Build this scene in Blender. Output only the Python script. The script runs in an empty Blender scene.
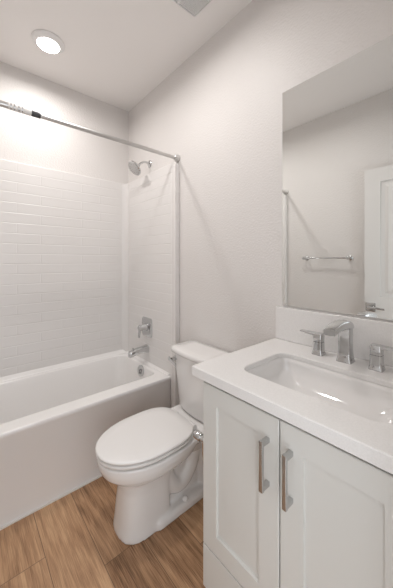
import bpy, bmesh, math, random
from mathutils import Vector, Matrix
PI = math.pi
sc = bpy.context.scene
C = sc.collection

# ------------------------------------------------------------------ camera
cam_d = bpy.data.cameras.new('camera')
cam = bpy.data.objects.new('camera', cam_d); C.objects.link(cam)
cam.location = (2.3649, -1.1958, 1.3164)
cam.rotation_euler = (PI/2, 0, PI/2 - 0.71489)
cam_d.sensor_width = 36; cam_d.lens = 269.43*36/588
cam_d.shift_y = -33.0/588
cam_d.clip_start = 0.02
sc.camera = cam

# ------------------------------------------------------------------ world, exposure
w = bpy.data.worlds.new('world'); sc.world = w; w.use_nodes = True
w.node_tree.nodes['Background'].inputs[0].default_value = (0.92, 0.96, 1.0, 1)
w.node_tree.nodes['Background'].inputs[1].default_value = 2.2
vs = sc.view_settings
vs.view_transform = 'Standard'; vs.look = 'None'; vs.gamma = 1; vs.use_curve_mapping = False
vs.exposure = -0.03
LAMP = 6.3             # watts of each recessed light
LAMP_COL = (1.0, 0.968, 0.94, 1)

# ------------------------------------------------------------------ materials
def mat(name, col, rough=0.5, metal=0.0, coat=0.0, bump=None, ior=None):
    m = bpy.data.materials.new(name); m.use_nodes = True
    nt = m.node_tree; b = nt.nodes['Principled BSDF']
    b.inputs['Base Color'].default_value = (*col, 1)
    b.inputs['Roughness'].default_value = rough
    b.inputs['Metallic'].default_value = metal
    b.inputs['Coat Weight'].default_value = coat
    b.inputs['Coat Roughness'].default_value = 0.05
    if ior: b.inputs['IOR'].default_value = ior
    tc = nt.nodes.new('ShaderNodeTexCoord')
    if bump:
        scale, strength, dist = bump
        n = nt.nodes.new('ShaderNodeTexNoise'); n.inputs['Scale'].default_value = scale
        n.inputs['Detail'].default_value = 3
        nt.links.new(tc.outputs['Object'], n.inputs['Vector'])
        bp = nt.nodes.new('ShaderNodeBump'); bp.inputs['Strength'].default_value = strength
        bp.inputs['Distance'].default_value = dist
        nt.links.new(n.outputs['Fac'], bp.inputs['Height'])
        nt.links.new(bp.outputs['Normal'], b.inputs['Normal'])
    else:
        # faint procedural variation of gloss
        n = nt.nodes.new('ShaderNodeTexNoise'); n.inputs['Scale'].default_value = 14
        nt.links.new(tc.outputs['Object'], n.inputs['Vector'])
        mr = nt.nodes.new('ShaderNodeMapRange')
        mr.inputs['To Min'].default_value = rough*0.9; mr.inputs['To Max'].default_value = rough*1.1+0.005
        nt.links.new(n.outputs['Fac'], mr.inputs['Value'])
        nt.links.new(mr.outputs['Result'], b.inputs['Roughness'])
    return m

def math_node(nt, op, a, b=None, c=None):
    n = nt.nodes.new('ShaderNodeMath'); n.operation = op
    for i, v in enumerate((a, b, c)):
        if v is None: continue
        if isinstance(v, (int, float)): n.inputs[i].default_value = v
        else: nt.links.new(v, n.inputs[i])
    return n.outputs[0]

def tile_mat(name, axis):
    m = mat(name, (0.77, 0.745, 0.728), 0.30, 0, 0.0)
    nt = m.node_tree; b = nt.nodes['Principled BSDF']
    tc = nt.nodes['Texture Coordinate']
    sp = nt.nodes.new('ShaderNodeSeparateXYZ'); nt.links.new(tc.outputs['Object'], sp.inputs[0])
    u = math_node(nt, 'ADD', sp.outputs[axis], 3.048 + (0.896 if axis == 1 else -0.1))
    v = math_node(nt, 'ADD', sp.outputs[2], -1.967 + 0.0745*40)
    # tile top edges slope gently, bottom edges and ends are crisp
    row = math_node(nt, 'DIVIDE', v, 0.0745)
    vf = math_node(nt, 'FRACT', row)
    par = math_node(nt, 'MULTIPLY', math_node(nt, 'MODULO', math_node(nt, 'FLOOR', row), 2.0), 0.5)
    uf = math_node(nt, 'FRACT', math_node(nt, 'ADD', math_node(nt, 'DIVIDE', u, 0.305), par))
    def clamp01(x):
        n = nt.nodes.new('ShaderNodeClamp'); nt.links.new(x, n.inputs[0]); return n.outputs[0]
    h1 = clamp01(math_node(nt, 'DIVIDE', math_node(nt, 'SUBTRACT', 1.0, vf), 0.085))
    h2 = clamp01(math_node(nt, 'DIVIDE', vf, 0.018))
    h3 = clamp01(math_node(nt, 'DIVIDE', math_node(nt, 'MINIMUM', uf, math_node(nt, 'SUBTRACT', 1.0, uf)), 0.010))
    h = math_node(nt, 'MINIMUM', math_node(nt, 'MINIMUM', h1, h2), math_node(nt, 'ADD', math_node(nt, 'MULTIPLY', h3, 0.5), 0.5))
    bp = nt.nodes.new('ShaderNodeBump'); bp.inputs['Distance'].default_value = 0.0018
    bp.inputs['Strength'].default_value = 1.0
    nt.links.new(h, bp.inputs['Height']); nt.links.new(bp.outputs['Normal'], b.inputs['Normal'])
    return m

def floor_mat():
    m = mat('oak_planks', (0.4, 0.25, 0.14), 0.42)
    nt = m.node_tree; b = nt.nodes['Principled BSDF']
    tc = nt.nodes['Texture Coordinate']
    sp = nt.nodes.new('ShaderNodeSeparateXYZ'); nt.links.new(tc.outputs['Object'], sp.inputs[0])
    P = 0.1858
    v = math_node(nt, 'DIVIDE', math_node(nt, 'ADD', sp.outputs[1], 0.3605), P)
    row = math_node(nt, 'FLOOR', v); vf = math_node(nt, 'FRACT', v)
    off = math_node(nt, 'MULTIPLY', row, 0.7125)
    u = math_node(nt, 'DIVIDE', math_node(nt, 'SUBTRACT', math_node(nt, 'SUBTRACT', sp.outputs[0], 0.21), off), 1.22)
    idx = math_node(nt, 'FLOOR', u); uf = math_node(nt, 'FRACT', u)
    cb = nt.nodes.new('ShaderNodeCombineXYZ'); nt.links.new(row, cb.inputs[0]); nt.links.new(idx, cb.inputs[1])
    wn = nt.nodes.new('ShaderNodeTexWhiteNoise'); wn.noise_dimensions = '2D'
    nt.links.new(cb.outputs[0], wn.inputs['Vector'])
    rnd = wn.outputs['Value']
    # grain coordinates, shifted per plank
    gx = math_node(nt, 'ADD', math_node(nt, 'MULTIPLY', sp.outputs[0], 1.0), math_node(nt, 'MULTIPLY', rnd, 37.0))
    gy = math_node(nt, 'ADD', sp.outputs[1], math_node(nt, 'MULTIPLY', rnd, 11.0))
    def noise(sx, sy, scale, det=4, dist=0.0):
        c = nt.nodes.new('ShaderNodeCombineXYZ')
        nt.links.new(math_node(nt, 'MULTIPLY', gx, sx), c.inputs[0])
        nt.links.new(math_node(nt, 'MULTIPLY', gy, sy), c.inputs[1])
        n = nt.nodes.new('ShaderNodeTexNoise'); n.inputs['Scale'].default_value = scale
        n.inputs['Detail'].default_value = det; n.inputs['Distortion'].default_value = dist
        nt.links.new(c.outputs[0], n.inputs['Vector']); return n.outputs['Fac']
    g1 = noise(0.9, 24, 3.2, 6, 0.8)
    g2 = noise(3.5, 150, 3.0, 4, 0.2)
    g3 = noise(1.1, 5.5, 2.4, 5, 1.5)
    g = math_node(nt, 'ADD', math_node(nt, 'MULTIPLY', g1, 0.32), math_node(nt, 'ADD', math_node(nt, 'MULTIPLY', g2, 0.50), math_node(nt, 'MULTIPLY', g3, 0.36)))
    g = math_node(nt, 'ADD', g, math_node(nt, 'MULTIPLY', math_node(nt, 'SUBTRACT', rnd, 0.5), 0.13))
    cr = nt.nodes.new('ShaderNodeValToRGB'); e = cr.color_ramp.elements
    e[0].position = 0.43; e[0].color = (0.17, 0.088, 0.043, 1)
    e[1].position = 0.74; e[1].color = (0.64, 0.405, 0.235, 1)
    k = e.new(0.53); k.color = (0.36, 0.20, 0.105, 1)
    k = e.new(0.61); k.color = (0.47, 0.275, 0.15, 1)
    nt.links.new(g, cr.inputs[0])
    # seams
    dv = math_node(nt, 'MULTIPLY', math_node(nt, 'MINIMUM', vf, math_node(nt, 'SUBTRACT', 1.0, vf)), P)
    du = math_node(nt, 'MULTIPLY', math_node(nt, 'MINIMUM', uf, math_node(nt, 'SUBTRACT', 1.0, uf)), 1.22)
    dm = math_node(nt, 'MINIMUM', du, dv)
    mr = nt.nodes.new('ShaderNodeMapRange'); mr.inputs['From Min'].default_value = 0.0006; mr.inputs['From Max'].default_value = 0.0020
    nt.links.new(dm, mr.inputs['Value'])
    mx = nt.nodes.new('ShaderNodeMix'); mx.data_type = 'RGBA'
    mx.inputs['A'].default_value = (0.17, 0.10, 0.055, 1)
    nt.links.new(mr.outputs['Result'], mx.inputs['Factor']); nt.links.new(cr.outputs['Color'], mx.inputs['B'])
    nt.links.new(mx.outputs['Result'], b.inputs['Base Color'])
    bp = nt.nodes.new('ShaderNodeBump'); bp.inputs['Distance'].default_value = 0.001; bp.inputs['Strength'].default_value = 0.4
    nt.links.new(math_node(nt, 'ADD', mr.outputs['Result'], math_node(nt, 'MULTIPLY', g2, 0.5)), bp.inputs['Height'])
    nt.links.new(bp.outputs['Normal'], b.inputs['Normal'])
    return m

def quartz_mat():
    m = mat('white_quartz', (0.80, 0.765, 0.74), 0.16)
    nt = m.node_tree; b = nt.nodes['Principled BSDF']; tc = nt.nodes['Texture Coordinate']
    n = nt.nodes.new('ShaderNodeTexNoise'); n.inputs['Scale'].default_value = 260; n.inputs['Detail'].default_value = 2
    nt.links.new(tc.outputs['Object'], n.inputs['Vector'])
    cr = nt.nodes.new('ShaderNodeValToRGB'); e = cr.color_ramp.elements
    e[0].position = 0.35; e[0].color = (0.785, 0.765, 0.75, 1); e[1].position = 0.6; e[1].color = (0.82, 0.80, 0.785, 1)
    nt.links.new(n.outputs['Fac'], cr.inputs[0]); nt.links.new(cr.outputs[0], b.inputs['Base Color'])
    return m

def emis(name, col, s):
    m = bpy.data.materials.new(name); m.use_nodes = True
    b = m.node_tree.nodes['Principled BSDF']
    b.inputs['Base Color'].default_value = (0.8, 0.8, 0.8, 1)
    b.inputs['Emission Color'].default_value = col; b.inputs['Emission Strength'].default_value = s
    return m

M = dict(
    wall=mat('wall_paint', (0.735, 0.704, 0.684), 0.50, bump=(95, 1.0, 0.0022)),
    ceil=mat('ceiling_paint', (0.87, 0.84, 0.82), 0.6, bump=(170, 0.3, 0.001)),
    trim=mat('trim_paint', (0.78, 0.76, 0.74), 0.35),
    doorp=mat('door_paint', (0.74, 0.72, 0.70), 0.35),
    floor=floor_mat(),
    tub=mat('white_acrylic', (0.90, 0.88, 0.865), 0.16),
    surround=mat('surround_acrylic', (0.77, 0.745, 0.728), 0.22),
    tile_x=tile_mat('moulded_tile_side', 0), tile_y=tile_mat('moulded_tile_back', 1),
    porcelain=mat('white_porcelain', (0.86, 0.84, 0.825), 0.08, coat=0.3),
    seat=mat('white_seat_plastic', (0.86, 0.84, 0.825), 0.18),
    chrome=mat('chrome', (0.62, 0.625, 0.63), 0.08, 1),
    nickel=mat('brushed_nickel', (0.54, 0.535, 0.53), 0.25, 1),
    dark=mat('dark_rubber', (0.03, 0.03, 0.03), 0.5),
    rodm=mat('satin_rod_metal', (0.62, 0.61, 0.60), 0.32, 1),
    cab=mat('cabinet_lacquer', (0.675, 0.665, 0.635), 0.33),
    cabin=mat('cabinet_inside', (0.45, 0.43, 0.41), 0.6),
    quartz=quartz_mat(),
    sink=mat('sink_china', (0.85, 0.83, 0.815), 0.05, coat=1.0),
    mirror=mat('mirror_silver', (0.895, 0.91, 0.90), 0.004, 1),
    glassedge=mat('mirror_edge', (0.35, 0.38, 0.37), 0.15),
    plastic=mat('vent_plastic', (0.80, 0.795, 0.78), 0.45),
    ventin=mat('vent_inside', (0.5, 0.5, 0.49), 0.7),
    can=mat('light_trim_white', (0.86, 0.845, 0.835), 0.4),
    lens=emis('lit_lens', LAMP_COL, 20),
    caulk=mat('white_caulk', (0.80, 0.77, 0.74), 0.5),
    label_w=mat('label_white', (0.8, 0.78, 0.76), 0.6),
    label_k=mat('label_dark', (0.05, 0.05, 0.055), 0.5),
)

# ------------------------------------------------------------------ helpers
def obj(name, bm, m, parent=None, smooth=True, angle=40, bevel=0, seg=2):
    bmesh.ops.recalc_face_normals(bm, faces=bm.faces)
    me = bpy.data.meshes.new(name); bm.to_mesh(me); bm.free()
    mats = m if isinstance(m, (list, tuple)) else [m]
    for x in mats: me.materials.append(x)
    o = bpy.data.objects.new(name, me); C.objects.link(o)
    if smooth:
        for p in me.polygons: p.use_smooth = True
        try: me.set_sharp_from_angle(angle=math.radians(angle))
        except Exception: pass
    if bevel:
        b = o.modifiers.new('bevel', 'BEVEL'); b.width = bevel; b.segments = seg
        b.limit_method = 'ANGLE'; b.angle_limit = math.radians(35); b.harden_normals = True
    if parent:
        o.parent = parent
        o.matrix_parent_inverse = Matrix.Translation(-parent_loc(parent))
    return o
def parent_loc(p):
    v = Vector(p.location)
    q = p.parent
    while q is not None and q.type == 'EMPTY':
        q = q.parent
    return v
def thing(name, label, cat, loc=(0, 0, 0), group=None):
    o = bpy.data.objects.new(name, None); C.objects.link(o); o.location = loc
    o.empty_display_size = 0.05
    o['label'] = label; o['category'] = cat
    if group: o['group'] = group
    return o
def tag(o, label, cat, group=None):
    o['label'] = label; o['category'] = cat
    if group: o['group'] = group
    return o
def struct(name, bm, m, **k):
    o = obj(name, bm, m, **k); o['kind'] = 'structure'; return o
def box(bm, x0, x1, y0, y1, z0, z1, mi=0):
    vs_ = [bm.verts.new((x, y, z)) for x in (x0, x1) for y in (y0, y1) for z in (z0, z1)]
    for f in ((0,1,3,2),(4,6,7,5),(0,4,5,1),(2,3,7,6),(0,2,6,4),(1,5,7,3)):
        fa = bm.faces.new([vs_[i] for i in f]); fa.material_index = mi
    return vs_
def loft(bm, loops, cap0=True, cap1=True, close=False, mi=0):
    rings = [[bm.verts.new(p) for p in L] for L in loops]
    n = len(rings[0]); R = len(rings)
    for i in range(R if close else R-1):
        a, b = rings[i], rings[(i+1) % R]
        for k in range(n):
            f = bm.faces.new((a[k], a[(k+1) % n], b[(k+1) % n], b[k])); f.material_index = mi
    if not close:
        if cap0: bm.faces.new(rings[0][::-1]).material_index = mi
        if cap1: bm.faces.new(rings[-1]).material_index = mi
    return rings
def rr(x0, x1, y0, y1, r, z, n=8):
    pts = []
    r = max(min(r, (x1-x0)/2-1e-4, (y1-y0)/2-1e-4), 1e-4)
    for cx, cy, a0 in ((x1-r, y1-r, 0), (x0+r, y1-r, 90), (x0+r, y0+r, 180), (x1-r, y0+r, 270)):
        for i in range(n+1):
            a = math.radians(a0 + 90*i/n)
            pts.append((cx+r*math.cos(a), cy+r*math.sin(a), z))
    return pts
def ring(c, axis, r, n=24, r2=None, up=None):
    """circle of radius r around c, normal = axis"""
    ax = Vector(axis).normalized()
    u = Vector(up) if up else (Vector((0, 0, 1)) if abs(ax.z) < 0.9 else Vector((1, 0, 0)))
    e1 = ax.cross(u).normalized(); e2 = ax.cross(e1).normalized()
    r2 = r if r2 is None else r2
    return [tuple(Vector(c)+e1*r*math.cos(2*PI*i/n)+e2*r2*math.sin(2*PI*i/n)) for i in range(n)]
def lathe(bm, base, axis, prof, n=28, mi=0):
    """prof: list of (distance along axis, radius)"""
    ax = Vector(axis).normalized(); b = Vector(base)
    loft(bm, [ring(b+ax*d, ax, max(r, 1e-4), n) for d, r in prof], mi=mi)
def tube(bm, pts, radii, n=16, mi=0):
    pts = [Vector(p) for p in pts]
    if isinstance(radii, (int, float)): radii = [radii]*len(pts)
    t0 = (pts[1]-pts[0]).normalized()
    u = Vector((0, 0, 1)) if abs(t0.z) < 0.9 else Vector((1, 0, 0))
    e = t0.cross(u).normalized()
    loops = []
    for i, p in enumerate(pts):
        t = (pts[min(i+1, len(pts)-1)]-pts[max(i-1, 0)]).normalized()
        e = (e - t*e.dot(t)).normalized(); f = t.cross(e)
        r = radii[i]
        loops.append([tuple(p+e*r*math.cos(2*PI*k/n)+f*r*math.sin(2*PI*k/n)) for k in range(n)])
    loft(bm, loops, mi=mi)
def bez(p0, p1, p2, p3, n=12):
    P = [Vector(p) for p in (p0, p1, p2, p3)]
    return [P[0]*(1-t)**3+P[1]*3*t*(1-t)**2+P[2]*3*t*t*(1-t)+P[3]*t**3 for t in [i/n for i in range(n+1)]]
def sweep_rect(bm, pts, ws, ts, side, n=6, rr_=0.3):
    """sweep a rounded rectangular section (ws wide along 'side', ts thick) along pts"""
    pts = [Vector(p) for p in pts]; s = Vector(side).normalized()
    loops = []
    for i, p in enumerate(pts):
        t = (pts[min(i+1, len(pts)-1)]-pts[max(i-1, 0)]).normalized()
        f = t.cross(s).normalized()
        wv = ws[i] if isinstance(ws, list) else ws; tv = ts[i] if isinstance(ts, list) else ts
        r = min(wv, tv)*rr_
        L = [tuple(p+s*q[0]+f*q[1]) for q in rr(-wv/2, wv/2, -tv/2, tv/2, r, 0, 4)]
        loops.append(L)
    loft(bm, loops)
new = bmesh.new
def sub(parent, o):
    return o

# ------------------------------------------------------------------ dimensions
H = 2.74; YW = -1.49; XR = 2.32
DY0, DY1, DZ = -1.46, -0.69, 2.10      # doorway in the rear wall

# ------------------------------------------------------------------ room shell
bm = new(); box(bm, -0.15, 2.55, YW-0.15, 0.15, -0.1, 0.0); struct('floor', bm, M['floor'])
bm = new(); box(bm, -0.15, XR+0.12, YW-0.15, 0.15, H, H+0.1)
struct('ceiling', bm, M['ceil'])
bm = new(); box(bm, -0.12, 0, YW-0.12, 0.12, 0, H); struct('wall_left', bm, M['wall'])
bm = new(); box(bm, 0, XR, 0, 0.12, 0, H); struct('wall_right', bm, M['wall'])
bm = new(); box(bm, 0, XR, YW-0.12, YW, 0, H); struct('wall_near', bm, M['wall'])
bm = new()
box(bm, XR, XR+0.12, YW-0.12, DY0, 0, H); box(bm, XR, XR+0.12, DY1, 0.12, 0, H); box(bm, XR, XR+0.12, DY0, DY1, DZ, H)
struct('wall_rear', bm, M['wall'])
# door casing (inside face) and jamb
bm = new()
box(bm, XR-0.014, XR, DY1, DY1+0.057, 0, DZ+0.057)
box(bm, XR-0.014, XR, DY0, DY1, DZ, DZ+0.057)
box(bm, XR-0.002, XR+0.122, DY1-0.012, DY1, 0, DZ); box(bm, XR-0.002, XR+0.122, DY0, DY0+0.012, 0, DZ)
box(bm, XR-0.002, XR+0.122, DY0+0.012, DY1-0.012, DZ-0.012, DZ)
struct('trim_1', bm, M['trim'], smooth=False)
bm = new(); box(bm, 0.80, 1.655, -0.014, 0, 0, 0.11); box(bm, 0.80, 1.655, -0.010, 0, 0.11, 0.118)
struct('baseboard_right', bm, M['trim'], smooth=False)
bm = new(); box(bm, 0.80, XR, YW, YW+0.014, 0, 0.11); box(bm, 0.80, XR, YW, YW+0.010, 0.11, 0.118)
struct('baseboard_near', bm, M['trim'], smooth=False)
bm = new(); box(bm, 0.732, 0.743, YW+0.02, -0.036, 0, 0.008)
struct('trim_2', bm, M['caulk'], smooth=False)

# open door folded against the near wall
DXL, DXH, DYF, DYB = 1.566, 2.30, -1.415, -1.450
bm = new(); z0d, z1d = 0.012, 2.088
st = 0.115; pr = 0.007
panels = [(0.25, 0.84), (1.02, z1d-0.115)]
xs = [DXL, DXL+st, DXH-st, DXH]
# stiles, rails, recessed fields
box(bm, xs[0], xs[1], DYB, DYF, z0d, z1d); box(bm, xs[2], xs[3], DYB, DYF, z0d, z1d)
zz = z0d
for a, b_ in panels:
    box(bm, xs[1], xs[2], DYB, DYF, zz, a)
    box(bm, xs[1], xs[2], DYB+0.012, DYF-0.012, a, b_)
    for (sgn, yf) in ((1, DYF), (-1, DYB)):
        # raised centre field with sloped border
        L0 = [(xs[1]+0.03, a+0.03), (xs[2]-0.03, a+0.03), (xs[2]-0.03, b_-0.03), (xs[1]+0.03, b_-0.03)]
        L1 = [(xs[1]+0.055, a+0.055), (xs[2]-0.055, a+0.055), (xs[2]-0.055, b_-0.055), (xs[1]+0.055, b_-0.055)]
        loft(bm, [[(x, yf-sgn*0.0125, z) for x, z in L0], [(x, yf-sgn*0.003, z) for x, z in L1]])
    zz = b_
box(bm, xs[1], xs[2], DYB, DYF, zz, z1d)
door = struct('door_1', bm, M['doorp'], smooth=False)
bm = new()
hx, hz = 1.612, 0.930
loft(bm, [[(hx+p[0], DYF+d, hz+p[1]) for p in rr(-w_, w_, -w_, w_, 0.006, 0, 4)] for d, w_ in ((0, 0.036), (0.008, 0.036), (0.010, 0.033))])
tube(bm, [(hx, DYF+0.008, hz), (hx, DYF+0.045, hz)], 0.011)
hdl = obj('door_handle', bm, M['nickel'], door)
bm = new(); sweep_rect(bm, [(hx-0.012, DYF+0.05, hz), (hx+0.05, DYF+0.052, hz+0.001), (hx+0.11, DYF+0.05, hz-0.004)], [0.02, 0.018, 0.016], 0.009, (0, 0, 1))
obj('lever', bm, M['chrome'], hdl)
for zc in (0.25, 1.05, 1.85):
    bm = new(); tube(bm, [(XR-0.012, DYF+0.006, zc-0.045), (XR-0.012, DYF+0.006, zc+0.045)], 0.006, 10)
    obj('hinge', bm, M['nickel'], door)

# ------------------------------------------------------------------ bathtub
XT = 0.737; ZT = 0.4655
tub = thing('bathtub', 'white alcove bathtub with flat apron below the tiled surround', 'bathtub', (XT/2, YW/2, 0))
bm = new(); n = 10
e = 0.002
OUT = (e, XT, YW+e, -e)
def inner(d_f, d_b, d_r, d_l, r, z): return rr(d_b, XT-d_f, YW+d_l, -d_r, r, z, n)
loops = [rr(e, XT-0.006, YW+e, -e, 0.004, 0.001, n),
         rr(e, XT-0.006, YW+e, -e, 0.004, ZT-0.035, n),
         rr(e, XT-0.001, YW+e, -e, 0.004, ZT-0.028, n),
         rr(e, XT, YW+e, -e, 0.005, ZT-0.010, n),
         rr(e, XT-0.002, YW+e, -e, 0.006, ZT-0.003, n),
         rr(e, XT-0.006, YW+e, -e, 0.008, ZT, n),
         rr(e, XT-0.008, YW+e, -e, 0.008, ZT, n),
         inner(0.098, 0.050, 0.073, 0.098, 0.070, ZT),
         inner(0.100, 0.052, 0.075, 0.10, 0.070, ZT),
         inner(0.104, 0.056, 0.079, 0.104, 0.070, ZT-0.0015),
         inner(0.108, 0.060, 0.083, 0.108, 0.070, ZT-0.006),
         inner(0.110, 0.062, 0.085, 0.111, 0.070, ZT-0.014),
         inner(0.115, 0.070, 0.093, 0.135, 0.08, ZT-0.06),
         inner(0.130, 0.088, 0.115, 0.22, 0.09, 0.20),
         inner(0.145, 0.105, 0.135, 0.27, 0.10, 0.13),
         inner(0.170, 0.130, 0.165, 0.31, 0.11, 0.10),
         inner(0.220, 0.180, 0.22, 0.38, 0.11, 0.088),
         inner(0.300, 0.260, 0.40, 0.60, 0.06, 0.086)]
loft(bm, loops)
obj('basin', bm, M['tub'], tub, angle=60)
bm = new(); lathe(bm, (0.402, -0.092, 0.418), (0, -1, 0.13), [(0, 0.045), (0.008, 0.045), (0.012, 0.041), (0.011, 0.012), (0.014, 0.010), (0.015, 0.001)])
ov = obj('overflow_plate', bm, M['chrome'], tub)
bm = new(); box(bm, 0.396, 0.408, -0.120, -0.104, 0.396, 0.436); obj('trip_lever', bm, M['chrome'], ov, bevel=0.003)
bm = new(); lathe(bm, (0.37, -0.30, 0.084), (0, 0, 1), [(0, 0.03), (0.006, 0.03), (0.008, 0.026), (0.006, 0.02), (0.006, 0.001)])
obj('drain', bm, M['chrome'], tub)

# ------------------------------------------------------------------ surround
sur = thing('shower_surround', 'white moulded tile pattern shower surround on three walls over the bathtub', 'shower surround', (0.02, -0.7, ZT))
ZS = 2.0385; TH = 0.022; TS = 0.034; XE = 0.797
def slab(bm, x0, x1, y0, y1, z0, z1): box(bm, x0, x1, y0, y1, z0, z1)
bm = new(); box(bm, 0.0005, TH, YW+0.001, -0.001, ZT+0.001, ZS)
obj('back_panel', bm, M['tile_y'], sur, smooth=False, bevel=0.006, seg=3)
for (ya, yb, nm) in ((-TS, -0.0005, 1), (YW+0.0005, YW+TS, -1)):
    # side panel, L-shaped below the tub rim, rounded top outer corner
    bm = new(); outl = [(TH*0.5, ZT+0.001), (XT+0.001, ZT+0.001), (XT+0.001, 0.001), (XE, 0.001)]
    for i in range(7):
        a = math.radians(90*i/6); outl.append((XE-0.03+0.03*math.cos(a), ZS-0.03+0.03*math.sin(a)))
    outl.append((TH*0.5, ZS))
    loft(bm, [[(x, ya, z) for x, z in outl], [(x, yb, z) for x, z in outl]])
    obj('side_panel', bm, M['tile_x'], sur, smooth=False, bevel=0.004, seg=3)
    fy = -1 if nm == 1 else 1
    y_in = ya if nm == 1 else yb
    bm = new()
    loft(bm, [rr(0.757, XE-0.001, min(y_in-fy*0.004, y_in+fy*0.003), max(y_in-fy*0.004, y_in+fy*0.003), 0.003, z, 4) for z in (0.001, ZS-0.032)])
    obj('edge_band', bm, M['surround'], sur, smooth=False)
    # concave corner
    bm = new(); R = 0.055
    cy = y_in+fy*R; cxx = TH+R
    sec = [(TH-0.004, y_in-fy*0.004)]
    for i in range(9):
        a = math.radians(90*i/8)
        sec.append((cxx-R*math.sin(a)+0.0, cy-fy*R*math.cos(a)))
    loft(bm, [[(x, y, ZT+0.002) for x, y in sec], [(x, y, ZS-0.004) for x, y in sec]])
    obj('corner_cove', bm, M['surround'], sur, angle=30)
bm = new()
sec = [(0.002, ZT+0.0006), (0.049, ZT+0.0006), (0.049, ZT+0.003), (0.040, ZT+0.008), (0.030, ZT+0.020), (0.0245, ZT+0.030), (0.002, ZT+0.031)]
loft(bm, [[(x, YW+0.002, z) for x, z in sec], [(x, -0.002, z) for x, z in sec]])
obj('bottom_ledge', bm, M['tub'], sur, angle=20)
bm = new()
sec = [(-0.002, ZT+0.0006), (-0.052, ZT+0.0006), (-0.052, ZT+0.003), (-0.044, ZT+0.007), (-0.0365, ZT+0.016), (-0.002, ZT+0.016)]
loft(bm, [[(0.03, y, z) for y, z in sec], [(XT-0.015, y, z) for y, z in sec]])
obj('bottom_ledge', bm, M['tub'], sur, angle=20)

# ------------------------------------------------------------------ tub and shower fittings
YT = -TS
val = thing('shower_valve', 'chrome square shower valve with lever handle on the tiled wall above the tub spout', 'shower valve', (0.40, YT, 0.77))
bm = new()
loft(bm, [[(0.402+p[0], YT-d, 0.768+p[1]) for p in rr(-w_, w_, -w_, w_, 0.022, 0, 6)] for d, w_ in ((0.0, 0.078), (0.005, 0.078), (0.009, 0.072), (0.010, 0.040))])
obj('escutcheon', bm, M['chrome'], val)
bm = new(); lathe(bm, (0.402, YT-0.009, 0.768), (0, -1, 0), [(0, 0.031), (0.015, 0.029), (0.030, 0.024), (0.070, 0.023), (0.073, 0.020)])
hb = obj('handle', bm, M['chrome'], val)
bm = new(); sweep_rect(bm, [(0.402, -0.100, 0.792), (0.402, -0.104, 0.765), (0.402, -0.108, 0.73), (0.402, -0.113, 0.692)], [0.034, 0.032, 0.028, 0.024], [0.013, 0.013, 0.011, 0.009], (1, 0, 0))
obj('lever', bm, M['chrome'], hb)
spt = thing('tub_spout', 'chrome tub spout with pull-up diverter above the bathtub rim', 'tub spout', (0.40, YT, 0.585))
bm = new()
secs = [(0.0, 0.033, 0.060, 0.588), (0.012, 0.031, 0.056, 0.588), (0.05, 0.026, 0.048, 0.589), (0.10, 0.026, 0.046, 0.585), (0.142, 0.025, 0.047, 0.575), (0.158, 0.022, 0.048, 0.571), (0.166, 0.017, 0.038, 0.569)]
loft(bm, [[(0.40+p[0], YT-d, zc+p[1]) for p in rr(-hw, hw, -hh/2, hh/2, 0.014, 0, 5)] for d, hw, hh, zc in secs])
obj('spout_body', bm, M['chrome'], spt)
bm = new(); lathe(bm, (0.40, YT-0.132, 0.592), (0, 0, 1), [(0, 0.004), (0.016, 0.004), (0.017, 0.008), (0.025, 0.008), (0.027, 0.005)], 14)
obj('diverter_knob', bm, M['chrome'], spt)

sh = thing('shower_fixture', 'round chrome shower head on a short arm above the tiled side panel', 'shower head', (0.388, 0, 2.136))
bm = new(); lathe(bm, (0.388, 0, 2.136), (0, -1, 0), [(0, 0.030), (0.004, 0.030), (0.010, 0.024), (0.013, 0.012)])
obj('flange', bm, M['chrome'], sh)
bm = new(); tube(bm, bez((0.388, -0.005, 2.136), (0.388, -0.06, 2.155), (0.388, -0.085, 2.125), (0.388, -0.112, 2.094), 14), 0.0085)
obj('arm', bm, M['chrome'], sh)
bm = new(); dv_ = Vector((0.0, -0.70, -0.62)).normalized()
lathe(bm, (0.388, -0.102, 2.105), dv_, [(0, 0.010), (0.010, 0.016), (0.020, 0.017), (0.028, 0.022), (0.042, 0.050), (0.050, 0.062), (0.060, 0.064), (0.064, 0.060)], 36)
hd = obj('head', bm, M['chrome'], sh)
bm = new(); lathe(bm, Vector((0.388, -0.102, 2.105))+dv_*0.0635, dv_, [(0, 0.058), (0.002, 0.057), (0.003, 0.030), (0.004, 0.001)], 36)
e1 = dv_.cross(Vector((1, 0, 0))).normalized()
for rr_, cnt in ((0.02, 8), (0.036, 14), (0.05, 20)):
    for i in range(cnt):
        a = 2*PI*i/cnt
        p = Vector((0.388, -0.102, 2.105))+dv_*0.065+Vector((1, 0, 0))*rr_*math.cos(a)+e1*rr_*math.sin(a)
        lathe(bm, p, dv_, [(0, 0.0025), (0.003, 0.0018)], 6)
obj('spray_face', bm, M['nickel'], hd)

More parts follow.
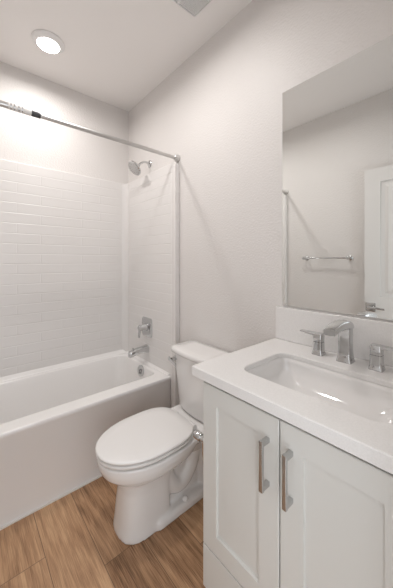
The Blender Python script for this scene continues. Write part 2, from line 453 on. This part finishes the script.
# shower curtain rod
XRod, ZRod = 0.782, 2.068
rod = thing('shower_curtain_rod', 'grey metal tension rod for a shower curtain across the bathtub alcove', 'curtain rod', (XRod, YW/2, ZRod))
bm = new(); tube(bm, [(XRod, YW+0.01, ZRod), (XRod, -0.945, ZRod)], 0.0145, 20); obj('outer_tube', bm, M['rodm'], rod)
bm = new(); tube(bm, [(XRod, -0.95, ZRod), (XRod, -0.01, ZRod)], 0.0125, 20); obj('inner_tube', bm, M['rodm'], rod)
for (y0_, s_) in ((0, -1), (YW, 1)):
    bm = new(); lathe(bm, (XRod, y0_, ZRod), (0, s_, 0), [(0, 0.026), (0.006, 0.027), (0.016, 0.025), (0.020, 0.019), (0.034, 0.0175), (0.036, 0.014)])
    obj('end_cap', bm, M['rodm'], rod)
bm = new(); lathe(bm, (XRod, -1.030, ZRod), (0, 1, 0), [(0, 0.0142), (0.0005, 0.0152), (0.095, 0.0152), (0.0955, 0.0142)])
lw = obj('label', bm, M['label_w'], rod); lw['label'] = 'white paper sticker'
bm = new()
for y_ in (-1.022, -1.008, -0.990, -0.975): lathe(bm, (XRod, y_, ZRod), (0, 1, 0), [(0, 0.0150), (0.0003, 0.0155), (0.006, 0.0155), (0.0063, 0.0150)])
obj('sticker_print', bm, M['nickel'], lw)
bm = new(); lathe(bm, (XRod, -0.932, ZRod), (0, 1, 0), [(0, 0.0120), (0.0005, 0.0150), (0.040, 0.0150), (0.0405, 0.0120)])
lk = obj('label', bm, M['label_k'], rod); lk['label'] = 'dark printed sticker'

# ------------------------------------------------------------------ toilet
TX = 1.152
toi = thing('toilet', 'white two-piece elongated toilet with closed lid between bathtub and vanity', 'toilet', (TX, -0.4, 0))
def egg(yf, yb, yc, hw, z, pf=2.0, pb=3.0, n=48, cx=TX):
    pts = []
    for i in range(n):
        t = 2*PI*i/n; c, s = math.cos(t), math.sin(t)
        p = pf if c > 0 else pb
        sx = math.copysign(abs(s)**(2/p), s); cy = math.copysign(abs(c)**(2/p), c)
        y = yc + (yf-yc)*cy if c > 0 else yc - (yb-yc)*cy
        pts.append((cx+hw*sx, y, z))
    return pts
bm = new()
# front pedestal + bowl
loft(bm, [egg(-0.640, -0.38, -0.52, 0.110, 0.0, 2.6, 6, cx=TX-0.012),
          egg(-0.640, -0.38, -0.52, 0.110, 0.02, 2.6, 6, cx=TX-0.012),
          egg(-0.634, -0.38, -0.52, 0.106, 0.06, 2.6, 6, cx=TX-0.012),
          egg(-0.626, -0.38, -0.52, 0.102, 0.14, 2.6, 6, cx=TX-0.012),
          egg(-0.620, -0.38, -0.50, 0.101, 0.21, 2.5, 6, cx=TX-0.010),
          egg(-0.622, -0.36, -0.50, 0.104, 0.262, 2.4, 4, cx=TX-0.006),
          egg(-0.645, -0.30, -0.50, 0.122, 0.285, 2.3, 4),
          egg(-0.684, -0.26, -0.49, 0.152, 0.305, 2.1, 3.5),
          egg(-0.714, -0.23, -0.48, 0.173, 0.333, 2.05, 3.2),
          egg(-0.727, -0.21, -0.47, 0.182, 0.365, 2.05, 3.2),
          egg(-0.730, -0.20, -0.47, 0.183, 0.398, 2.05, 3.2)])
# rear deck
loft(bm, [rr(TX-0.09, TX+0.09, -0.28, -0.05, 0.05, 0.27), rr(TX-0.13, TX+0.13, -0.30, -0.03, 0.05, 0.34),
          rr(TX-0.165, TX+0.165, -0.32, -0.02, 0.04, 0.375), rr(TX-0.168, TX+0.168, -0.32, -0.02, 0.04, 0.400)])
# foot
loft(bm, [rr(TX-0.112, TX+0.112, -0.50, -0.10, 0.05, 0.0), rr(TX-0.112, TX+0.112, -0.50, -0.10, 0.05, 0.035),
          rr(TX-0.100, TX+0.100, -0.50, -0.11, 0.05, 0.05)])
# trapway core and bulges
loft(bm, [rr(TX-0.055, TX+0.055, -0.45, -0.12, 0.04, 0.03), rr(TX-0.055, TX+0.055, -0.45, -0.12, 0.04, 0.34)])
for s in (-1, 1):
    tube(bm, bez((TX+s*0.035, -0.40, 0.25), (TX+s*0.045, -0.38, 0.09), (TX+s*0.045, -0.28, 0.08), (TX+s*0.042, -0.22, 0.20), 18), [0.044]*19, 18)
    tube(bm, bez((TX+s*0.042, -0.22, 0.20), (TX+s*0.045, -0.20, 0.32), (TX+s*0.04, -0.14, 0.30), (TX+s*0.04, -0.14, 0.05), 16), [0.042]*17, 18)
bowl = obj('bowl', bm, M['porcelain'], toi, angle=180)
rm = bowl.modifiers.new('fuse', 'REMESH'); rm.mode = 'VOXEL'; rm.voxel_size = 0.0055; rm.use_smooth_shade = True
sm = bowl.modifiers.new('soften', 'SMOOTH'); sm.factor = 0.6; sm.iterations = 8
# seat and lid
def eggslab(z0, z1, yf, yb, hw, r=0.006, dome=0.0):
    b = new(); L = []
    for dz, ins in ((0, r), (r*0.3, r*0.3), (r, 0)): L.append(egg(yf+ins, yb-ins*0.5, -0.475, hw-ins, z0+dz, 2.1, 3.4))
    for dz, ins in ((r, 0), (r*0.6, r*0.12), (r*0.3, r*0.4), (0.0, r)): L.append(egg(yf+ins, yb-ins*0.5, -0.475, hw-ins, z1-dz, 2.1, 3.4))
    if dome:
        for f in (0.75, 0.45, 0.15):
            L.append(egg(-0.475+(yf+0.475)*f, -0.475+(yb+0.475)*f, -0.475, hw*f, z1+dome*(1-f*f), 2.1, 3.4-0.5*(1-f)))
    loft(b, L); return b
obj('seat', eggslab(0.4052, 0.421, -0.733, -0.262, 0.180, 0.006), M['seat'], toi, angle=50)
lid = obj('lid', eggslab(0.4258, 0.442, -0.736, -0.255, 0.183, 0.008, 0.004), M['seat'], toi, angle=60)
for s in (-1, 1):
    bm = new(); tube(bm, [(TX+s*0.055, -0.245, 0.416), (TX+s*0.105, -0.245, 0.416)], 0.013, 16)
    box(bm, TX+s*0.08-0.022, TX+s*0.08+0.022, -0.262, -0.228, 0.399, 0.412)
    obj('hinge', bm, M['seat'], toi)
    bm = new(); lathe(bm, (TX+s*0.088, -0.30, 0.044), (s*0.25, 0, 1), [(0, 0.016), (0.012, 0.015), (0.018, 0.010), (0.020, 0.001)], 18)
    obj('bolt_cap', bm, M['porcelain'], toi)
# tank
def tankloop(hw, yb, yf, bow, z, r=0.035, n=8):
    pts = rr(TX+0.010-hw, TX+0.010+hw, yf, yb, r, z, n)
    out = []
    for x, y, zz_ in pts:
        t = (x-TX-0.010)/hw
        k = (yb-y)/(yb-yf)
        out.append((x, y-bow*(1-t*t)*k, zz_))
    # subdivide front edge for the bow
    res = []
    m = len(out)
    for i in range(m):
        res.append(out[i]); j = (i+1) % m
        d = math.dist(pts[i][:2], pts[j][:2])
        if i in (n, 3*n+2-0) or True:
            k_ = 8 if (i == 2*(n+1)+n) else (1 if False else 0)
            for q in range(1, k_):
                x = pts[i][0]+(pts[j][0]-pts[i][0])*q/k_; y = pts[i][1]
                t = (x-TX-0.010)/hw; res.append((x, y-bow*(1-t*t), z))
    return res
bm = new()
loft(bm, [tankloop(0.148, -0.03, -0.150, 0.022, 0.403), tankloop(0.158, -0.027, -0.160, 0.023, 0.408), tankloop(0.163, -0.025, -0.165, 0.024, 0.420), tankloop(0.173, -0.022, -0.175, 0.022, 0.56),
          tankloop(0.179, -0.020, -0.183, 0.020, 0.68), tankloop(0.185, -0.018, -0.190, 0.018, 0.746)])
obj('tank', bm, M['porcelain'], toi, angle=60)
bm = new()
loft(bm, [tankloop(0.187, -0.017, -0.192, 0.018, 0.745), tankloop(0.196, -0.012, -0.205, 0.018, 0.752), tankloop(0.199, -0.010, -0.208, 0.018, 0.762),
          tankloop(0.199, -0.010, -0.208, 0.018, 0.772), tankloop(0.196, -0.013, -0.205, 0.018, 0.779), tankloop(0.190, -0.020, -0.198, 0.017, 0.783), tankloop(0.12, -0.06, -0.16, 0.01, 0.785, 0.03)])
obj('tank_lid', bm, M['porcelain'], toi, angle=60)
bm = new(); lathe(bm, (TX-0.150, -0.185, 0.705), (0, -1, 0), [(0, 0.018), (0.008, 0.018), (0.012, 0.013), (0.034, 0.012)], 20)
fl = obj('flush_lever', bm, M['chrome'], toi)
bm = new(); sweep_rect(bm, [(TX-0.168, -0.225, 0.712), (TX-0.14, -0.228, 0.705), (TX-0.09, -0.230, 0.690)], [0.020, 0.017, 0.020], 0.011, (0, 0, 1))
obj('lever_arm', bm, M['chrome'], fl)

# ------------------------------------------------------------------ vanity
CZ = 0.933; CX0, CX1 = 1.606, XR-0.001; CYF = -0.5608
VX0, VX1 = 1.652, XR-0.004; VYF = -0.528
van = thing('vanity_cabinet', 'white shaker vanity cabinet with two doors under the quartz countertop', 'cabinet', ((VX0+VX1)/2, -0.27, 0))
bm = new()
KZ = 0.16
box(bm, VX0, VX0+0.018, VYF, -0.016, KZ, CZ-0.034); box(bm, VX1-0.018, VX1, VYF, -0.016, KZ, CZ-0.034)
box(bm, VX0, VX0+0.018, VYF+0.07, -0.016, 0.001, KZ); box(bm, VX1-0.018, VX1, VYF+0.07, -0.016, 0.001, KZ)
box(bm, VX0+0.018, VX1-0.018, VYF, -0.016, KZ, KZ+0.018)
box(bm, VX0+0.018, VX1-0.018, VYF+0.030, VYF+0.048, CZ-0.10, CZ-0.034)
box(bm, VX0+0.018, VX1-0.018, VYF+0.0005, VYF+0.018, 0.285, 0.325)
box(bm, VX0+0.018, VX1-0.018, -0.026, -0.016, KZ+0.018, CZ-0.034)
box(bm, VX0+0.018, VX1-0.018, VYF+0.07, VYF+0.085, 0.001, KZ)
obj('body', bm, M['cab'], van, smooth=False, bevel=0.001)
def shaker(x0, x1, z0, z1, st, sb):
    """door slab with stepped recessed centre panel, front at y = VYF-0.02"""
    b = new(); yb, yf = VYF-0.001, VYF-0.020
    def L(ix, iz, y): return [(x0+ix, y, z0+iz), (x1-ix, y, z0+iz), (x1-ix, y, z1-iz), (x0+ix, y, z1-iz)]
    s2 = 0.003
    loft(b, [L(0, 0, yb), L(0, 0, yf+0.002), L(0.002, 0.002, yf), L(st, sb, yf), L(st+s2*0.5, sb+s2*0.5, yf+0.0085), L(st+s2*0.5+0.0005, sb+s2*0.5+0.0005, yf+0.0085)])
    return b
def handle(xc, z0, z1, parent):
    b = new(); yf = VYF-0.020
    yo = yf-0.030; t = 0.006
    # feet
    for z_ in (z0, z1):
        s_ = 1 if z_ == z0 else -1
        loft(b, [[(xc+p[0], y, z_+s_*0.007+p[1]) for p in rr(-w_, w_, -0.007, 0.007, 0.0015, 0, 3)] for y, w_ in ((yf, 0.0065), (yo-0.003, 0.006))])
    # slim bowed bar
    pts = [(xc, yo, z0-0.0+(z1-z0)*i/10) for i in range(11)]
    ws_ = [0.0125-0.0015*math.sin(PI*i/10) for i in range(11)]
    pts[0] = (xc, yo, z0-0.001); pts[-1] = (xc, yo, z1+0.001)
    sweep_rect(b, pts, ws_, 0.009, (1, 0, 0), rr_=0.15)
    return obj('handle', b, M['nickel'], parent, smooth=False)
d1 = obj('door', shaker(1.654, 1.9585, 0.316, 0.8855, 0.066, 0.064), M['cab'], van, smooth=False)
d2 = obj('door', shaker(1.9625, 2.268, 0.316, 0.8855, 0.066, 0.064), M['cab'], van, smooth=False)
handle(1.924, 0.686, 0.822, d1); handle(1.995, 0.686, 0.822, d2)
bm = new(); box(bm, 1.654, 2.268, VYF-0.020, VYF-0.001, KZ+0.002, 0.312)
obj('lower_panel', bm, M['cab'], van, smooth=False, bevel=0.002)
bm = new(); box(bm, 2.271, VX1, VYF-0.020, VYF-0.001, KZ+0.002, 0.8855)
obj('filler_panel', bm, M['cab'], van, smooth=False, bevel=0.002)

# countertop with sink cut-out
SX0, SX1, SY0, SY1, SR = 1.742, 2.188, -0.452, -0.172, 0.045
bm = new(); n = 10
CT = 0.034
outer_t = rr(CX0, CX1, CYF, -0.001, 0.004, 0, n)
def lz(L, z): return [(x, y, z) for x, y, _ in L]
ot = rr(CX0+0.003, CX1-0.001, CYF+0.003, -0.002, 0.004, 0, n)
CS = 0.018
ic = rr(CX0+0.028, CX1-0.028, CYF+0.030, -0.028, 0.006, 0, n)
it = rr(SX0-0.002, SX1+0.002, SY0-0.002, SY1+0.002, SR+0.002, 0, n); ii = rr(SX0, SX1, SY0, SY1, SR, 0, n)
loft(bm, [lz(ot, CZ), lz(it, CZ), lz(ii, CZ-0.003), lz(ii, CZ-CS), lz(ic, CZ-CS), lz(ic, CZ-CT), lz(outer_t, CZ-CT), lz(outer_t, CZ-0.003)], close=True)
ct = obj('countertop', bm, M['quartz'], None, angle=30)
tag(ct, 'white quartz countertop with sink cut-out on the vanity cabinet', 'countertop')
bm = new(); box(bm, CX0+0.004, CX1, -0.021, -0.001, CZ+0.0005, 1.091)
bs = obj('backsplash', bm, M['quartz'], None, smooth=False, bevel=0.002)
tag(bs, 'low white quartz backsplash standing on the countertop below the mirror', 'backsplash')

# sink
bm = new()
def sl(d, z, r=None): return rr(SX0+d, SX1-d, SY0+d*0.9, SY1-d*0.9, r if r else max(SR-d*0.4, 0.02), z, n)
zb = CZ-CS-0.0006
loft(bm, [sl(-0.016, zb, 0.055), sl(-0.003, zb, 0.048), sl(0.001, zb-0.003), sl(0.003, zb-0.020), sl(0.008, zb-0.042), sl(0.016, zb-0.057, 0.05), sl(0.028, zb-0.071, 0.055),
          sl(0.042, zb-0.083, 0.06), sl(0.060, zb-0.094, 0.06), sl(0.085, zb-0.103, 0.05), sl(0.12, zb-0.108, 0.02),
          sl(0.12, zb-0.141, 0.02), sl(0.06, zb-0.138, 0.06), sl(0.020, zb-0.125, 0.05), sl(0.002, zb-0.075), sl(-0.006, zb-0.012), sl(-0.016, zb-0.010, 0.055)], close=False, cap0=False, cap1=False)
# close the bottom of the inner bowl
bm.verts.ensure_lookup_table()
N4 = 4*(n+1)
bm.faces.new([bm.verts[10*N4+i] for i in range(N4)][::-1])
snk = obj('sink', bm, M['sink'], None, angle=60)
tag(snk, 'white rectangular undermount sink set below the quartz countertop', 'sink')
bm = new(); lathe(bm, (1.965, -0.30, zb-0.1075), (0, 0, 1), [(0, 0.030), (0.003, 0.030), (0.005, 0.024), (0.004, 0.020), (0.008, 0.018), (0.009, 0.001)])
obj('drain', bm, M['chrome'], snk)

# faucet
FX = 1.960; FY = -0.088
fau = thing('faucet', 'chrome widespread faucet with arched spout and two lever handles behind the sink', 'faucet', (FX, FY, CZ))
bm = new()
loft(bm, [[(FX+p[0], FY+p[1], CZ+z_) for p in rr(-hw, hw, -hd_, hd_, 0.007, 0, 5)] for z_, hw, hd_ in
          ((0.0005, 0.027, 0.026), (0.005, 0.0265, 0.0255), (0.016, 0.0235, 0.0225), (0.040, 0.0215, 0.0205), (0.09, 0.021, 0.020), (0.128, 0.0215, 0.0205))])
path = bez((FX, FY+0.017, CZ+0.126), (FX, FY+0.008, CZ+0.150), (FX, FY-0.080, CZ+0.150), (FX, FY-0.145, CZ+0.134), 14)
sweep_rect(bm, path, [0.043-0.0002*i for i in range(15)], [0.040-0.0012*i for i in range(15)], (1, 0, 0), rr_=0.28)
spo = obj('spout', bm, M['chrome'], fau)
bm = new(); lathe(bm, Vector((FX, FY-0.128, CZ+0.1275)), (0, -0.25, -0.97), [(0, 0.0105), (0.004, 0.0105), (0.0045, 0.001)], 16)
obj('aerator', bm, M['dark'], spo)
for s, hx_ in ((-1, FX-0.103), (1, FX+0.103)):
    bm = new()
    loft(bm, [[(hx_+p[0], FY+p[1], CZ+z_) for p in rr(-hw, hw, -hw, hw, 0.008, 0, 5)] for z_, hw in
              ((0.0005, 0.0225), (0.005, 0.022), (0.016, 0.0193), (0.034, 0.0185), (0.052, 0.0185))])
    h_ = obj('handle', bm, M['chrome'], fau)
    bm = new()
    loft(bm, [[(hx_+p[0], FY+p[1], CZ+z_) for p in rr(-hw, hw, -hw, hw, 0.007, 0, 5)] for z_, hw in ((0.053, 0.0175), (0.082, 0.0185), (0.086, 0.017))])
    sweep_rect(bm, [(hx_-s*0.016, FY, CZ+0.080), (hx_+s*0.02, FY, CZ+0.081), (hx_+s*0.055, FY-0.002, CZ+0.083), (hx_+s*0.075, FY-0.004, CZ+0.085)], [0.034, 0.032, 0.028, 0.024], [0.013, 0.011, 0.008, 0.006], (0, 1, 0))
    obj('lever', bm, M['chrome'], h_)

# mirror
bm = new(); x0, x1, z0, z1 = 1.640, XR-0.012, 1.0995, 2.144
box(bm, x0, x1, -0.0060, -0.0015, z0, z1, 1)
for f in bm.faces:
    if f.calc_center_median().y < -0.0055: f.material_index = 0
mir = obj('mirror', bm, [M['mirror'], M['glassedge']], None, smooth=False)
tag(mir, 'large frameless rectangular mirror on the wall above the backsplash', 'mirror')

# towel bar on the near wall (seen in the mirror)
TB = YW+0.068; tz = 1.345
twb = thing('towel_bar', 'slim chrome towel bar on the wall opposite the mirror, seen reflected', 'towel bar', (1.235, YW, tz))
for xx in (1.018, 1.428):
    bm = new(); lathe(bm, (xx, YW, tz), (0, 1, 0), [(0, 0.024), (0.005, 0.024), (0.009, 0.019), (0.012, 0.010), (0.058, 0.009), (0.060, 0.015), (0.078, 0.015), (0.080, 0.012)], 24)
    obj('post', bm, M['chrome'], twb)
bm = new(); tube(bm, [(1.020, TB, tz), (1.426, TB, tz)], 0.0075, 14); obj('bar', bm, M['chrome'], twb)

# toilet paper holder on the cabinet side
hol = thing('toilet_paper_holder', 'small chrome toilet paper holder on the vanity side panel beside the toilet', 'toilet paper holder', (VX0, -0.500, 0.655))
yh = -0.505
bm = new(); lathe(bm, (VX0, yh, 0.638), (-1, 0, 0), [(0, 0.022), (0.005, 0.022), (0.008, 0.017), (0.010, 0.011), (0.056, 0.011)], 24); obj('mount', bm, M['chrome'], hol)
bm = new(); lathe(bm, (VX0-0.055, yh, 0.638), (-1, 0, 0), [(0, 0.015), (0.003, 0.016), (0.030, 0.016), (0.033, 0.013)], 24); obj('pivot_cap', bm, M['chrome'], hol)
bm = new(); tube(bm, bez((VX0-0.043, yh, 0.63), (VX0-0.043, yh, 0.60), (VX0-0.043, yh, 0.58), (VX0-0.043, yh+0.005, 0.56), 6)+bez((VX0-0.043, yh+0.005, 0.55), (VX0-0.043, yh+0.01, 0.50), (VX0-0.043, yh+0.02, 0.49), (VX0-0.043, yh+0.13, 0.49), 10), 0.006, 12)
obj('arm', bm, M['chrome'], hol)

# ------------------------------------------------------------------ ceiling fittings
def downlight(x, y, label):
    t = thing('recessed_light', label, 'ceiling light', (x, y, H), 'recessed ceiling lights')
    bm = new()
    prof = [(0.0005, 0.096), (0.004, 0.097), (0.008, 0.094), (0.016, 0.084), (0.024, 0.070), (0.025, 0.066), (0.022, 0.064), (0.0005, 0.064)]
    rings = [[(x+r*math.cos(2*PI*i/48), y+r*math.sin(2*PI*i/48), H-d) for i in range(48)] for d, r in prof]
    loft(bm, rings, close=True)
    obj('trim_ring', bm, M['can'], t)
    bm = new()
    loft(bm, [[(x+r*math.cos(2*PI*i/48), y+r*math.sin(2*PI*i/48), H-d) for i in range(48)] for d, r in ((0.012, 0.0635), (0.0235, 0.0635), (0.0255, 0.05), (0.026, 0.02))])
    obj('lens', bm, M['lens'], t)
    ld = bpy.data.lights.new('lamp', 'AREA'); ld.shape = 'DISK'; ld.size = 0.118
    ld.energy = LAMP; ld.color = LAMP_COL[:3]; ld.spread = math.radians(168)
    lo = bpy.data.objects.new('lamp', ld); C.objects.link(lo); lo.parent = t
    lo.location = (0, 0, -0.0275)
downlight(0.412, -0.775, 'round white recessed ceiling light glowing above the bathtub')
downlight(1.23, -0.63, 'round white recessed ceiling light high above the toilet')

vent = thing('exhaust_vent', 'square white plastic exhaust fan grille on the ceiling above the toilet', 'vent', (1.31, -0.31, H))
vx0, vx1, vy0, vy1 = 1.172, 1.442, -0.442, -0.172
bm = new()
def vl(i, z): return rr(vx0+i, vx1-i, vy0+i, vy1-i, 0.012, z, 5)
loft(bm, [vl(0, H-0.0005), vl(0, H-0.006), vl(0.004, H-0.012), vl(0.010, H-0.014), vl(0.012, H-0.008), vl(0.012, H-0.0005)], close=True)
obj('frame', bm, M['plastic'], vent)
bm = new(); box(bm, vx0+0.01, vx1-0.01, vy0+0.01, vy1-0.01, H-0.003, H-0.0007); obj('backing', bm, M['ventin'], vent, smooth=False)
bm = new()
k = 0; x_ = vx0+0.018
while x_ < vx1-0.020:
    box(bm, x_, x_+0.0052, vy0+0.0115, vy1-0.0115, H-0.0125, H-0.003); x_ += 0.0092
box(bm, (vx0+vx1)/2-0.004, (vx0+vx1)/2+0.004, vy0+0.0115, vy1-0.0115, H-0.0135, H-0.003)
box(bm, vx0+0.0115, vx1-0.0115, (vy0+vy1)/2-0.004, (vy0+vy1)/2+0.004, H-0.0135, H-0.003)
obj('grille', bm, M['plastic'], vent, smooth=False)
